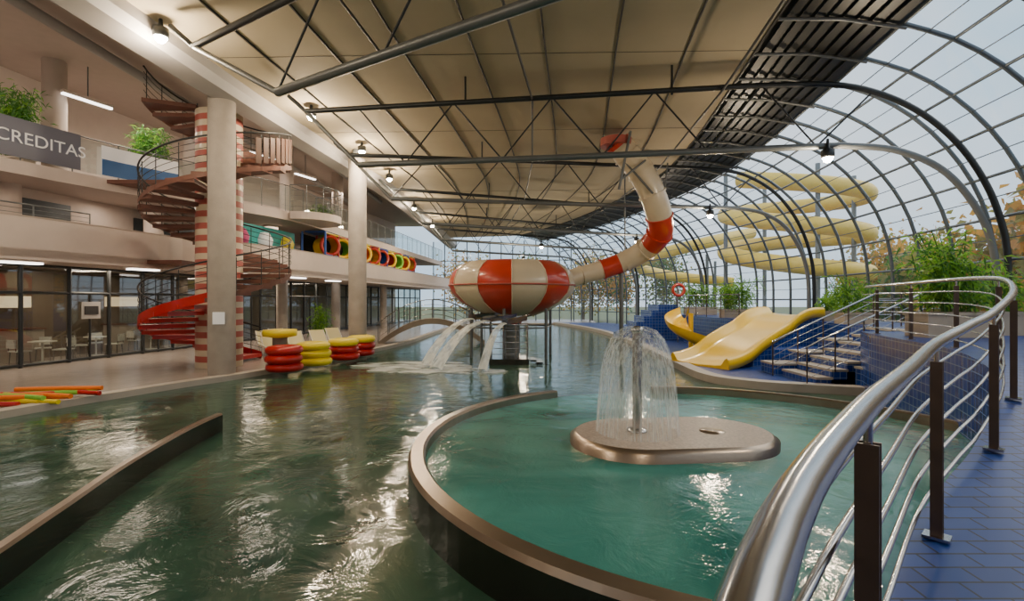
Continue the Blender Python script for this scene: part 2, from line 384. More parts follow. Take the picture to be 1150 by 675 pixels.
k=min(range(len(seg)),key=lambda i:abs(seg[i].y-15.2)); d=(seg[k+1]-seg[k-1]).normalized(); outn=Vector((d.y,-d.x,0))
c=bpy.data.curves.new('lettering','FONT'); c.body='CREDITAS'; c.size=.50; c.extrude=0.004; c.materials.append(SIGNW); c.align_x='CENTER'
o=bpy.data.objects.new('lettering',c); SC.collection.objects.link(o); o.location=seg[k]-d*.12+outn*.16+Vector((0,0,6.82)); o.rotation_euler=(math.radians(90),0,math.atan2(d.y,d.x)); o.parent=ban
b,seg=banner(16.3,18.9,6.42,7.4,SIGNW); b.rib(seg,[(-.12,6.42),(-.11,6.42),(-.11,6.95),(-.12,6.95)],SIGNB); b.build('banner_sign.001')
b=B(); b.rib([(p[0]-2.6,p[1]) for p in W],[(0,0.1),(0.2,0.1),(0.2,10.6),(0,10.6)],WHITE); b.build('wall_left')
b=B(); b.rib([(p[0]-.6,p[1]) for p in W],[(0,3.66),(0.15,3.66),(0.15,5.94),(0,5.94)],WHITE2)
Wr=resample([Vector((p[0]-.6,p[1],0)) for p in W],2.2)
for i in range(3,len(Wr)-1,1):
    if i%4==3: continue
    p=Wr[i].lerp(Wr[i+1],.5); t=Wr[i+1]-Wr[i]; b.box((p.x+.06,p.y,4.75),(t.length*.86,.06,1.7),STEELD,math.atan2(t.y,t.x))
b.build('wall_left_first_storey')
WG=[(p[0],p[1]) for p in W if p[1]>5]
b=B(); b.rib(WG,[(0,0.12),(0,3.42)],GLASSD,closed=False)
WR=resample([Vector((p[0],p[1],0)) for p in WG],1.45)
for i,p in enumerate(WR):
    b.cyl(p+Vector((.02,0,.12)),p+Vector((.02,0,3.42)),.06,STEELD,6)
    if i%2==0 and i+1<len(WR):
        q=p.lerp(WR[i+1],.5); b.cyl(q+Vector((.02,0,.12)),q+Vector((.02,0,2.5)),.035,STEELD,6)
for z in (.2,2.5,3.38): b.tube([Vector((p.x+.02,p.y,z)) for p in WR],.05,STEELD,6)
p=WR[8].lerp(WR[9],.5); t=WR[9]-WR[8]; ta=math.atan2(t.y,t.x); b.box((p.x+.06,p.y,1.9),(.7,.02,.6),M('poster_grey',(.35,.34,.33),.6),ta); b.box((p.x+.08,p.y,1.9),(.5,.02,.3),DARK,ta)
b.build('window_ground_floor')
b=B(); b.rib([(p[0]-2.35,p[1]) for p in W if 10<p[1]<40],[(0,.12),(.1,.12),(.1,3.3),(0,3.3)],M('cafe_dark_panel',(0.14,0.10,0.075),0.5,var=.4,vscale=.8))
for i in range(2,14,3):
    p=WR[i+3]; b.box((p.x-1.95,p.y,.68),(1.6,.5,1.1),WHITE2,1.3); b.box((p.x-1.95,p.y,1.26),(1.7,.6,.06),WOOD,1.3)
    b.box((p.x-2.15,p.y,2.2),(1.4,.08,.4),SOFTE,1.3)
b.build('cafe_back_counter')
b=B(); LEp=[p for p in LE]
n=len(LEp); vs=[(p[0],p[1],10.4) for p in LEp]+[(-26,p[1],10.4) for p in LEp]
b.add(vs,[(i,i+1,n+i+1,n+i) for i in range(n-1)],WHITE2)
for x in (-10.5,-13): b.tube([(x,p[1],10.1) for p in LEp if 0<p[1]<40],.16,CEILG,8)
b.build('ceiling_gallery')
b=B(); b.rib(LEp,[(-.25,8.7),(-.25,8.2),(-.1,8.0),(.5,7.95),(.85,8.15),(.95,10.5),(.7,10.5),(.3,8.7)],CEILG,sm=False); b.build('trim_roof_edge_beam')
b=B()
for (x,y) in ((-12.6,20.4),(-11.3,24.5),(-10.6,30),(-9.8,38)):
    b.lathe((x,y,0.12),[(.26,0),(.26,3.3)],CONC,16)
b.build('gallery_columns')
b=B()
for (x,y) in ((-16.0,15.8),(-14.3,19.9),(-11.9,24.6)):
    b.lathe((x,y,3.65),[(.34,0),(.34,2.3)],WHITE2,16)
for (x,y) in ((-15.6,17.0),(-13.6,21.2),(-11.9,26.3),(-11.2,32)):
    b.lathe((x,y,6.35),[(.34,0),(.34,4.05)],WHITE2,16)
b.build('gallery_upper_columns')
b=B()
for (x,y) in ((-16.0,14),(-14.8,17.4),(-13,20.6),(-12,24),(-11.6,28)):
    b.box((x,y,9.2),(1.5,.12,.06),TUBEE,1.2); b.box((x,y,9.28),(1.5,.2,.1),WHITE,1.2); b.cyl((x,y,9.3),(x,y,10.4),.02,STEEL,6)
    b.box((x+1.2,y+1,3.38),(1.0,.3,.05),TUBEE,1.2)
b.build('gallery_ceiling_lamps')
for i,(x,y,z) in enumerate(((-8.38,14.4,8.05),(-6.38,20.6,8.05))):
    b=B(); b.lathe((x,y,.12),[(.36,0),(.36,z-.12),(0,z-.12)],CONC,32); b.lathe((x,y,z-.1),[(.36,0),(.2,.05),(.2,.5)],STEEL,16)
    if i==0: b.box((x+.12,y-.36,1.75),(.3,.03,.34),SIGNW,.3)
    b.build('concrete_column' if i==0 else 'concrete_column.001')
# ---------------- floors ----------------
LD=cr([(-10.3,-6),(-10.3,5),(-9.75,9.3),(-8.6,12.6),(-7.55,15),(-6.4,20),(-5.4,25.6),(-5.1,34),(-4.4,43),(-3,47)],6)
b=B(); poly=[(p[0],p[1]) for p in LD]+[(8,47),(9,56),(-24,56),(-24,-6)]
b.prism(poly,-1.0,0.12,DECK); b.build('floor_pool_deck')
b=B(); b.rib(LD,[(-.02,-.5),(-.02,.15),(.32,.15),(.32,.1),(.1,-.5)],CURB); b.build('trim_pool_curb')
b=B(); b.add([(-12,-6.3,0),(13,-6.3,0),(13,48,0),(-12,48,0)],[(0,1,2,3)],WATER); b.build('pool_water')
RS=cr([(8.8,11.6),(7.6,12.1),(6.3,12.7),(5.5,13.8),(5.5,16),(5.8,20),(6.2,26),(6.2,34),(5.4,41),(4,47.5)],6)
b=B(); b.prism([(p[0],p[1]) for p in RS]+[(9,47.5),(13,34),(14.2,26),(14,20),(13.2,12),(12.6,11.2)],-1,.14,BLUET,BLUEF); b.build('floor_right_terrace_low')
b=B(); b.rib(RS,[(0.1,-.2),(0.1,.2),(-.28,.2),(-.28,.1)],CURB); b.build('trim_right_curb')
b=B(); b.add([(-80,-60,-.6),(150,-60,-.6),(150,220,-.6),(-80,220,-.6)],[(0,1,2,3)],GRASS); b.build('ground_lawn')
b=B(); b.box((0,-6.6,4),(40,.3,10),WHITE2); b.build('wall_back')
# ---------------- camera deck with ramp ----------------
DE=cr([(-1.3,-2.2,.86),(-.35,-.5,.87),(.245,.5,.88),(.83,1.2,.89),(1.6,2.0,.90),(2.36,2.77,.93),(3.1,3.38,1.0),(3.77,3.9,1.08),(4.98,4.95,1.27),(6.05,6.2,1.44),(6.95,7.8,1.5),(7.6,9.5,1.5),(8.2,11.2,1.5),(8.6,12.1,1.5)],6)
b=B(); n=len(DE); ed=[]
for i,p in enumerate(DE): ed.append(Vector(p)+leftn(DE,i)*0.12)
def gxx(y):
    for i in range(len(GX)-1):
        if GX[i].y<=y<=GX[i+1].y: t=(y-GX[i].y)/(GX[i+1].y-GX[i].y); return GX[i].x*(1-t)+GX[i+1].x*t
    return GX[0].x
vs=[]
for p in ed:
    x2=gxx(max(-5.9,p.y))-.15; vs+=[Vector((p.x,p.y,-1)),p,Vector((x2,p.y,p.z)),Vector((p.x,p.y,p.z-.03))]
fs=[];ms=[]
for i in range(n-1):
    a=4*i;c=4*i+4
    fs+=[(a,c,c+3,a+3),(a+3,c+3,c+1,a+1),(a+1,c+1,c+2,a+2)]; ms+=[BLUET,BLUET,BLUEF]
b.add(vs,fs,ms)
b.add([(-1.3,-2.2,.86),(-1.3,-6.4,.86),(10.5,-6.4,.86),(10.8,-2.2,.86)],[(0,1,2,3)],BLUEF)
b.build('floor_ramp_deck')
b=B(); railing(b,DE,h=1.08,bars=5,r=.031,rb=.0115,mp=POST,mr=INOX,off=0.07,posts=False)
PP=[(-.3,-.4),(.99,1.36),(2.36,2.77),(3.77,3.9),(4.98,4.95),(6.05,6.2),(6.95,7.8),(7.6,9.5),(8.2,11.2)]
for (x,y) in PP:
    i=min(range(n),key=lambda k:(DE[k][0]-x)**2+(DE[k][1]-y)**2); nn=leftn(DE,i); a=math.atan2(nn.y,nn.x)
    tt=Vector((nn.y,-nn.x,0))
    for s in (-1,1):
        q=DE[i]+tt*.018*s; b.box((q.x,q.y,DE[i][2]+.49),(0.055,0.010,.98),POST,a)
    b.cyl((DE[i][0],DE[i][1],DE[i][2]+.9),(DE[i][0],DE[i][1],DE[i][2]+1.07),.012,INOX,8)
    b.box((DE[i][0],DE[i][1],DE[i][2]+.01),(.12,.10,.015),INOX,a)
    b.box((DE[i][0],DE[i][1],DE[i][2]+.1),(.05,.03,.06),POST,a); b.box((DE[i][0],DE[i][1],DE[i][2]+.9),(.05,.03,.06),POST,a)
b.build('handrail_curved')
b=B(); b.prism([(8.75,12.05),(10.25,12.35),(10.25,15.3),(10.75,17.0),(9.55,19.4),(8.9,20.2),(8.6,24),(9.3,29),(12.9,31),(13.7,26),(13.5,20),(12.8,14),(12.4,12)],.1,1.5,BLUET,BLUEF); b.build('floor_terrace_upper')
b=B(); ns=7
for k in range(ns):
    x0=7.55+k*.39; z=.14+(k+1)*.194
    b.box(((x0+10.25)/2,13.15,(z-.05+.12)/2),(10.25-x0,1.5,z-.05-.12),BLUET)
    b.box((x0+.2,13.15,z-.02),(.42,1.58,.06),NOSE)
b.build('terrace_staircase')
b=B()
for yy in (12.34,13.96):
    railing(b,[(7.3,yy,.14),(7.6,yy,.3),(10.2,yy,1.5),(10.9,yy,1.5)],h=.95,post=.8,bars=4,r=.025,mp=POST)
b.build('staircase_railing')
b=B()
for k,(x,y,w,dp,z) in enumerate(((8.75,11.95,.7,.5,.50),(9.6,14.5,.9,.8,1.0),(8.7,14.5,.85,.8,.65),(7.85,14.5,.8,.8,.32))):
    b.box((x,y,z/2+.1),(w,dp,z),BLUET); b.box((x,y,z+.12),(w+.04,dp+.04,.05),NOSE)
b.build('tiled_bench_blocks')
b=B(); railing(b,cr([(9.2,20.2,1.5),(8.85,22,1.5),(8.8,24.5,1.5),(9.4,28.5,1.5)],6),h=1.0,post=1.2,bars=4,mp=POST); b.build('terrace_railing')
# ---------------- planters ----------------
def bamboo(name,x,y,z,w,dp,h,nst,spread,leaves,bh=.5,ls=1.0,pal=(LEAF,LEAF2)):
    b=B()
    b.box((x,y,z+bh/2),(w,dp,bh),BEIGE); b.box((x,y,z+bh-.02),(w+.06,dp+.06,.06),BEIGE); b.box((x,y,z+bh+.012),(w-.1,dp-.1,.02),BARK)
    zb=z+bh
    for s in range(nst):
        px=x+random.uniform(-w,w)*.42; py=y+random.uniform(-dp,dp)*.42; hh=h*random.uniform(.55,1.0)
        lx=random.uniform(-spread,spread); ly=random.uniform(-spread,spread)*.7
        P=[Vector((px+lx*t*t,py+ly*t*t,zb+hh*t)) for t in (0,.25,.5,.75,1)]
        b.tube(P,.010,LEAF2,5)
        for k in range(leaves):
            t=random.uniform(.15,1); i=min(3,int(t*4)); p=P[i].lerp(P[i+1],t*4-i)
            p=p+Vector((random.gauss(0,.15),random.gauss(0,.15),random.gauss(0,.07)))
            dd=Vector((random.uniform(-1,1),random.uniform(-1,1),random.uniform(-.8,.3)))
            b.leaf(p,dd,random.uniform(.16,.34)*ls,.020*ls,pal[0] if random.random()<.7 else pal[1])
    return b.build(name)
bamboo('potted_bamboo',8.95,10.3,1.5,1.2,.6,1.75,22,.6,70)
bamboo('potted_bamboo.001',10.9,10.9,1.5,1.1,.6,1.1,9,.35,50)
bamboo('potted_bamboo.002',11.0,16.0,1.5,1.0,.5,1.3,14,.4,50,bh=.35)
bamboo('potted_bamboo.003',11.8,18.4,1.5,1.0,.6,.9,9,.35,50,bh=.35)
bamboo('potted_bamboo.004',9.9,22.0,1.5,1.3,.6,1.5,20,.8,70,bh=.35)
bamboo('potted_bamboo.005',10.0,26.4,1.5,1.5,.6,1.4,14,.6,60,bh=.4)
bamboo('potted_bamboo.006',-15.5,15.4,6.35,1.2,.4,2.3,30,.25,90,bh=.3,pal=(LEAF2,LEAF))
bamboo('potted_bamboo.007',-13.6,18.6,6.35,1.1,.4,2.1,28,.25,90,bh=.3,pal=(LEAF2,LEAF))
bamboo('potted_bamboo.008',-9.4,24.5,.12,.6,.6,1.7,10,.3,60,bh=.4)
bamboo('potted_bamboo.009',-10.9,28.4,6.35,1.0,.4,1.2,12,.3,60,bh=.3)
# ---------------- yellow slide ----------------
SP=cr([(10.6,18.75,1.74),(9.95,18.4,1.72),(9.35,18.05,1.55),(8.75,17.7,1.22),(8.1,17.3,.98),(7.5,16.95,.72),(6.95,16.62,.42),(6.4,16.3,.27),(6.0,16.08,.22)],6); nv=Vector((.50,-.866,0))
SEC=[(-1.12,.2),(-1.06,.27),(-.98,.22),(-.85,.03),(-.6,0),(0,-.02),(.6,0),(.85,.03),(.98,.22),(1.06,.27),(1.12,.2),(1.14,-.08),(-1.14,-.08)]
b=B(); K2=len(SEC); vs=[]
for p in SP:
    for o_,z in SEC: q=p+nv*o_; vs.append((q.x,q.y,p.z+z))
b.add(vs,[(i*K2+k,i*K2+(k+1)%K2,(i+1)*K2+(k+1)%K2,(i+1)*K2+k) for i in range(len(SP)-1) for k in range(K2)],YEL,True)
b.add(vs[-K2:],[tuple(range(K2))],YEL); b.build('yellow_wide_slide')
b=B(); top=[p for p in SP if p.z>.5]; m_=len(top); vs=[]
for s in (-1.05,1.05):
    vs+=[(p.x+nv.x*s,p.y+nv.y*s,p.z-.09) for p in top]+[(p.x+nv.x*s,p.y+nv.y*s,.1) for p in top]
fs=[]
for i in range(m_-1): fs+=[(i,i+1,m_+i+1,m_+i),(2*m_+i,3*m_+i,3*m_+i+1,2*m_+i+1)]
fs+=[(m_-1,2*m_-1,4*m_-1,3*m_-1),(0,2*m_,3*m_,m_)]
b.add(vs,fs,BLUET); b.prism([(8.0,15.2),(10.2,15.2),(10.2,16.4),(8.4,16.0)],.1,.75,BLUET,BLUET); b.build('slide_tiled_base')
b=B(); P=[]
for k in range(22):
    a=math.radians(95+k*9.0); P.append((7.75+.65*math.cos(a),21.6+.65*math.sin(a),1.45-.056*k))
vs=[];n8=9
for i,p in enumerate(P):
    a=math.radians(95+i*9.0); rr=Vector((math.cos(a),math.sin(a),0))
    for k in range(n8):
        t=math.pi*(1+k/(n8-1)); vs.append(Vector(p)+rr*(.45*math.cos(t))+Vector((0,0,.5+.5*math.sin(t))))
b.add(vs,[(i*n8+k,i*n8+k+1,(i+1)*n8+k+1,(i+1)*n8+k) for i in range(len(P)-1) for k in range(n8-1)],YEL,True)
b.cyl((7.75,21.6,.1),(7.75,21.6,1.7),.1,YEL)
b.build('curved_yellow_slide')
b=B()
for k in range(6): b.box((6.1+k*.4+(3.3-k*.4)/2-.2,28.4-.005*k,.1+.16*(k+1)),(3.1-k*.4-.01*k,2.2+.01*k,.32*(k+1)),BLUET)
b.build('blue_tiled_steps')
b=B(); b.torus((8.35,25,2.78),.28,.075,RED,24,10,'y'); b.cyl((8.35,25.1,.14),(8.35,25.1,3.0),.03,INOX,8); b.build('lifebuoy_ring')
# ---------------- round pool ----------------
CX,CY,R=2.8,6.6,3.98
def arc(a0,a1,n,r=R): return [(CX+r*math.cos(math.radians(a0+(a1-a0)*k/n)),CY+r*math.sin(math.radians(a0+(a1-a0)*k/n))) for k in range(n+1)]
b=B()
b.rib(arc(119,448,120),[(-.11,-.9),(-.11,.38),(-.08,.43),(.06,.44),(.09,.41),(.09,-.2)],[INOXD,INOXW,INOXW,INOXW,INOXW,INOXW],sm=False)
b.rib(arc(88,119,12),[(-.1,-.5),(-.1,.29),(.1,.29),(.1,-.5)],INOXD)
b.build('round_pool_rim')
b=B(); n=96; vs=[(CX+(R-.02)*math.cos(2*math.pi*k/n),CY+(R-.02)*math.sin(2*math.pi*k/n),.3) for k in range(n)]
b.add(vs,[tuple(range(n))],WATER2); b.build('round_pool_water')
b=B()
def stad(cx,cy,L,r,rot,n=20):
    out=[]
    for s,a0 in ((1,-90),(-1,90)):
        for k in range(n+1):
            a=math.radians(a0+180*k/n); x=s*L/2+(r)*math.cos(a); y=r*math.sin(a)
            out.append((cx+x*math.cos(rot)-y*math.sin(rot),cy+x*math.sin(rot)+y*math.cos(rot)))
    return out
ox,oy=2.2,6.85
S1=stad(ox,oy,1.05,.88,.10); S2=stad(ox,oy,1.05,.80,.10); n=len(S1)
b.add([(x,y,-.2) for x,y in S1]+[(x,y,.40) for x,y in S1]+[(x,y,.455) for x,y in S2],[(i,(i+1)%n,n+(i+1)%n,n+i) for i in range(n)]+[(n+i,n+(i+1)%n,2*n+(i+1)%n,2*n+i) for i in range(n)],INOXW,True)
b.add([(x,y,.455) for x,y in S2],[tuple(range(n))],ISL)
b.lathe((2.75,6.85,.456),[(.0,.012),(.16,.012),(.17,0)],INOXW,20)
b.build('fountain_island')
fx,fy=1.72,6.85
b=B()
b.cyl((fx,fy,.456),(fx,fy,1.82),.065,INOX,20); b.lathe((fx,fy,1.80),[(.065,0),(.085,.02),(.085,.07),(.03,.1),(0,.1)],INOX,16); b.lathe((fx,fy,.456),[(.14,0),(.14,.03),(.065,.05)],INOX,16)
b.build('fountain_pole')
b=B()
prof=[(.04,1.88),(.14,1.89),(.26,1.84),(.36,1.73),(.43,1.56),(.48,1.36),(.51,1.14),(.535,.88),(.55,.68),(.56,.46)]
b.lathe((fx,fy,0),prof,SPRAY,64)
b.build('fountain_water_umbrella')
LDv=cr([(-5.05,8.6),(-5.0,7.9),(-4.86,7.0),(-4.6,5.8),(-4.25,4.6),(-3.9,3.2),(-3.7,1),(-3.7,-3)],8)
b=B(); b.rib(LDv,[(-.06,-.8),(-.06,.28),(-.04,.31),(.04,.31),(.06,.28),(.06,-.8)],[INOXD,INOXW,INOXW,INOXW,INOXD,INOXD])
b.build('pool_divider_wall')
# ---------------- water bowl ----------------
b=B(); bx,by=0.0,20.2
def mf(i,k): return RED if ((k//6)%2==0) else CREAM
prof=[(.5,1.58),(.9,1.66),(1.5,1.88),(2.05,2.18),(2.42,2.55),(2.53,2.85),(2.5,3.1),(2.38,3.38),(2.15,3.6),(1.86,3.77)]
b.lathe((bx,by,0),[( .35,1.3),(.5,1.58),(1.0,1.72)],REDD,36)
b.lathe((bx,by,0),prof,RED,72,mf=mf)
b.lathe((bx,by,0),[(1.86,3.77),(1.78,3.79),(1.9,3.55),(2.2,3.2),(2.2,2.8),(1.5,2.1),(0,1.8)],CREAM,72)
for k in range(12):
    a=2*math.pi*k/12; b.tube([(bx+r*1.006*math.cos(a),by+r*1.006*math.sin(a),z) for r,z in prof],.025,CREAM,5)
b.torus((bx,by,2.85),2.54,.035,REDD,72,6)
b.build('striped_bowl_slide')
b=B()
for k in range(6):
    a=math.radians(20+60*k); x=bx+1.7*math.cos(a); y=by+1.7*math.sin(a); b.cyl((x,y,-.5),(x,y,1.95),.06,STEEL,10)
    a2=math.radians(80+60*k); b.tube([(x,y,1.2),(bx+1.7*math.cos(a2),by+1.7*math.sin(a2),1.2)],.035,STEEL,6)
b.cyl((bx,by,-.5),(bx,by,1.3),.3,STEEL,16)
b.build('bowl_slide_support')
b=B(); b.box((-.1,17.9,.1),(1.4,1.0,.2),INOXD)
for k in range(3): b.box((.75+.22*k,17.9,.14-.08*k),(.22,.9,.06),INOXD)
railing(b,[(-.75,17.45,.2),(.55,17.45,.2),(.55,18.35,.2)],h=1.2,post=.45,bars=5,mp=INOX,rb=.013); railing(b,[(-.75,17.45,.2),(-.75,18.35,.2)],h=1.2,post=.5,bars=5,mp=INOX,rb=.013); b.build('pool_exit_platform')
b=B(); TP=cr([(3.95,18.75,8.2),(4.35,18.85,7.75),(4.9,18.9,7.1),(5.35,19.0,6.3),(5.7,19.3,5.5),(5.85,19.8,4.9),(5.5,20.6,4.35),(4.75,20.95,3.9),(3.8,21.0,3.55),(2.9,20.9,3.3),(2.35,20.7,3.12)],8)
def mt(i): return RED if (32<=i<45 or 58<=i<64 or i<2) else CREAM
b.tube(TP,[.49-.11*min(1,max(0,(i-40)/30)) for i in range(len(TP))],CREAM,24,mf=mt)
for i in range(8,len(TP)-6,8):
    t=(TP[min(i+1,len(TP)-1)]-TP[max(0,i-1)]).normalized(); b.tube([TP[i]-t*.03,TP[i]+t*.03],.54-.11*min(1,max(0,(i-40)/30)),RED if 30<i<48 or 56<i<66 else CREAM,24)
b.tube([(3.9,18.7,8.3),(3.9,18.7,8.02)],.58,REDD,24)
b.tube([(4.3,18.1,8.4),(3.9,18.2,6.3)],.05,STEEL,6); b.tube([(3.4,18.7,8.4),(5.2,18.4,6.2)],.04,STEEL,6); b.tube([(3.9,18.2,6.6),(4.9,18.3,7.4)],.04,STEEL,6)
b.tube([(5.85,19.8,4.9),(6.4,20.5,7.9)],.03,STEEL,6); b.tube([(4.75,20.95,3.9),(4.75,21,7.9)],.03,STEEL,6)
b.cyl((4.6,21.0,-.3),(4.6,21.0,3.5),.09,STEEL,10)
b.build('striped_tube_slide')
b=B(); CH=B()
for (x0,x1,y0,y1,w,z0) in ((-.9,-2.5,17.9,16.3,.42,1.5),(-.25,-.95,17.0,15.9,.22,1.45),(-1.5,-3.0,18.6,17.3,.42,1.55)):
    D2=Vector((x1-x0,y1-y0,0)).normalized(); S_=Vector((-D2.y,D2.x,0)); vs=[]
    for k in range(17):
        t=k/16; x=x0+(x1-x0)*t; y=y0+(y1-y0)*t; z=z0+.1*t-(z0+.08)*t*t
        for j in range(5):
            u=(j-2)/2; q=Vector((x,y,z+.05*(1-u*u)))+S_*(w*(.45+.35*t)*u); vs.append(q)
    b.add(vs,[(5*i+j,5*i+5+j,5*i+6+j,5*i+1+j) for i in range(16) for j in range(4)],FALLS,True)
    p0=Vector((x0,y0,z0)); pts=[p0-D2*1.3+Vector((0,0,.1)),p0-D2*.6+Vector((0,0,.04)),p0]
    vs=[]
    for q in pts: vs+=[q+S_*w*.55+Vector((0,0,.16)),q+S_*w*.5-Vector((0,0,.02)),q-S_*w*.5-Vector((0,0,.02)),q-S_*w*.55+Vector((0,0,.16))]
    CH.add(vs,[(4*i+j,4*i+4+j,4*i+5+j,4*i+1+j) for i in range(2) for j in range(3)],INOX)
    m0=p0-D2*.9; CH.cyl((m0.x,m0.y,-.3),(m0.x,m0.y,z0),.04,STEEL,8)
b.build('bowl_waterfalls'); CH.build('waterfall_chutes')
b=B()
for j,(x,y,rx,ry) in enumerate(((-2.9,16.4,1.8,1.1),(-1.1,15.7,1.0,.6),(-3.5,17.3,2.0,.9))):
    n=32; z=.02+.006*j; b.add([(x,y,z)]+[(x+rx*math.cos(2*math.pi*k/n)*(1+.12*math.sin(5*k)),y+ry*math.sin(2*math.pi*k/n)*(1+.12*math.cos(3*k)),z) for k in range(n)],[(0,k+1,(k+1)%n+1) for k in range(n)],FOAM)
b.build('waterfall_foam')
# ---------------- bridge ----------------
b=B(); BP=[]
for k in range(17):
    t=k/16; BP.append(Vector((-6.6+5.2*t,24.6+1.0*t,.2+1.15*math.sin(math.pi*t)**.9)))
for k in range(16):
    a,c=BP[k],BP[k+1]; w=Vector((-.2,1.1,0)); dn=Vector((0,0,-.28))
    vs=[a,c,c+w,a+w,a+dn,c+dn,c+w+dn,a+w+dn]
    b.add(vs,[(0,1,2,3),(4,7,6,5),(0,4,5,1),(3,2,6,7)],BRIDGE)
railing(b,BP,h=.95,post=.6,bars=3,mp=STEEL); railing(b,[p+Vector((-.2,1.1,0)) for p in BP],h=.95,post=.6,bars=3,mp=STEEL)
b.build('arched_footbridge')
# ---------------- inner tubes ----------------
def stack(name,x,y,z,cols,R_=.38,r=.155):
    b=B()
    for i,c in enumerate(cols):
        b.torus((x+random.uniform(-.04,.04),y+random.uniform(-.04,.04),z+r*.8+i*r*1.62),R_,r,c,28,12,'z',.85)
        b.tube([(x+R_+r*.6,y-.05,z+r*.8+i*r*1.62+.1),(x+R_+r,y,z+r*.8+i*r*1.62+.12),(x+R_+r*.6,y+.08,z+r*.8+i*r*1.62+.1)],.012,c,5)
    return b.build(name)
stack('swim_ring_stack',-6.85,14.95,.14,[REDP,REDP,REDP])
stack('swim_ring_stack.001',-6.5,16.4,.14,[YELP,YELP,YELP])
stack('swim_ring_stack.002',-6.05,17.9,.14,[REDP,REDP,YELP])
stack('swim_ring_stack.003',-5.85,19.3,.14,[REDP,REDP,YELP])
b=B(); b.lathe((-7.4,15.9,.12),[(.22,0),(.22,.95),(.5,1.0),(.52,1.1),(.5,1.2),(0,1.22)],YELP,24,mf=lambda i,k: CONC if i<1 else YELP); b.build('yellow_standing_table')
b=B(); cols=[REDP,ORG,YELP,GRN,ORG,REDP,YELP,ORG,GRN,ORG,REDP]
for i,c in enumerate(cols):
    x=-11.6+.1*i; y=9.9+.15*i-(.5 if i>5 else 0); z=.17+(.08 if i%2 else 0)+(.08 if i>7 else 0)
    b.tube([(x,y,z),(x+.9,y+.1*math.sin(i)+.05,z+.01),(x+1.7,y+.25*math.sin(i*1.7)+.1,z)],.05,c,10)
b.build('pool_noodle_pile')
# ---------------- spiral stair ----------------
b=B(); sx,sy=-9.5,16.2
b.lathe((sx,sy,0),[(.68,.12+.19*k) for k in range(44)],REDD,32,mf=lambda i,k: REDD if i%2 else CREAM)
rise=.2; per=3.6; NSt=42
def ang(z): return math.radians(180+(z-1.2)/per*360)
for k in range(NSt):
    z=.12+rise*(k+1); a=ang(z); da=2*math.pi*rise/per*.56; m=REDP if z<2.3 else WOOD
    vs=[]
    for h in (0,-.12):
        for (r,aa) in ((.66,a-da),(2.1,a-da),(2.15,a),(2.1,a+da),(.66,a+da)):
            vs.append((sx+r*math.cos(aa),sy+r*math.sin(aa),z+h))
    b.add(vs,[(0,1,2,3,4),(9,8,7,6,5),(0,5,6,1),(1,6,7,2),(2,7,8,3),(3,8,9,4),(4,9,5,0)],[TREAD if z>2.3 else REDP]+[m]*6)
    b.cyl((sx+2.1*math.cos(a),sy+2.1*math.sin(a),z),(sx+2.1*math.cos(a),sy+2.1*math.sin(a),z+1.0),.014,STEELD,6)
N=NSt*3
def hel(r,dz): return [(sx+r*math.cos(ang(.12+rise*(k/3+.5))),sy+r*math.sin(ang(.12+rise*(k/3+.5))),.12+rise*(k/3+.5)+dz) for k in range(N)]
b.tube(hel(2.13,1.05),.028,STEELD,6)
for dz in (.3,.5,.7,.88): b.tube(hel(2.13,dz),.010,STEELD,5)
H=hel(2.14,0); vs=[]
for p in H: vs+=[(p[0],p[1],p[2]-.12),(p[0],p[1],p[2]+(.16 if p[2]<2.4 else .02))]
b.add(vs,[(2*i,2*i+2,2*i+3,2*i+1) for i in range(N-1)],[REDP if H[i][2]<2.4 else WOOD for i in range(N-1)],True)
seg=[p for p in H if 6.2<p[2]<7.0]
for q in range(1,len(seg)-1,1):
    p=seg[q]; b.box((p[0],p[1],p[2]+.5),(.03,.17,.78),PANEL,ang(p[2]))
for z,ex in ((3.5,-12.3),(6.2,-13.6)):
    b.box(((ex-11.4)/2,sy+1.2,z+.05),(abs(ex+11.4)+.6,1.3,.12),WOOD)
b.build('spiral_staircase')
# ---------------- play area ----------------
b=B()
seg=[p for p in E1 if 20<p[1]<25.5]; b.rib([(p[0]-1.6,p[1]) for p in seg],[(0,3.65),(.05,3.65),(.05,5.6),(0,5.6)],TURQ)
for i,p in enumerate(seg[1::2]):
    b.lathe((p[0]-1.5,p[1],4.6),[(0,.0),(.3,.1),(.35,.4),(.2,.7),(0,.75)],[PINK,SIGNW,YELP,BLUEV][i%4],14)
b.build('mural_panel')
b=B()
for k in range(11):
    y=26+k*1.6; x=xat(E1,y)-.55; x1=xat(E1,y+1.6)-.55
    for dx in (0,-1.2): b.cyl((x+dx,y,3.65),(x+dx,y,5.85),.06,[BLUEV,REDP,YELP][k%3],8)
    if k<10:
        for zz in (4.65,5.8): b.tube([(x,y,zz),(x1,y+1.6,zz)],.045,[REDP,BLUEV,YELP][(k+int(zz))%3],6)
        c=[YEL,GRN,RED,ORG,YEL,BLUEV,RED,GRN,ORG,YEL][k]; xm=(x+x1)/2; ym=y+.8
        nd=Vector((.72,-.69,0)); cc=Vector((xm-.1,ym,5.2))
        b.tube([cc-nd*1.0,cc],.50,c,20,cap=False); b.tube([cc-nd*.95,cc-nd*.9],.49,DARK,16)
        ring=[cc+Vector((-nd.y,nd.x,0))*(.5*math.cos(q*math.pi/10))+Vector((0,0,.5*math.sin(q*math.pi/10))) for q in range(20)]
        b.tube(ring,.10,[RED,YEL,GRN,YEL,RED][k%5],8,close=True)
        b.box((x-.6,y+.8,5.87),(1.1,1.3,.05),[BLUEV,GRN,PINK][k%3])
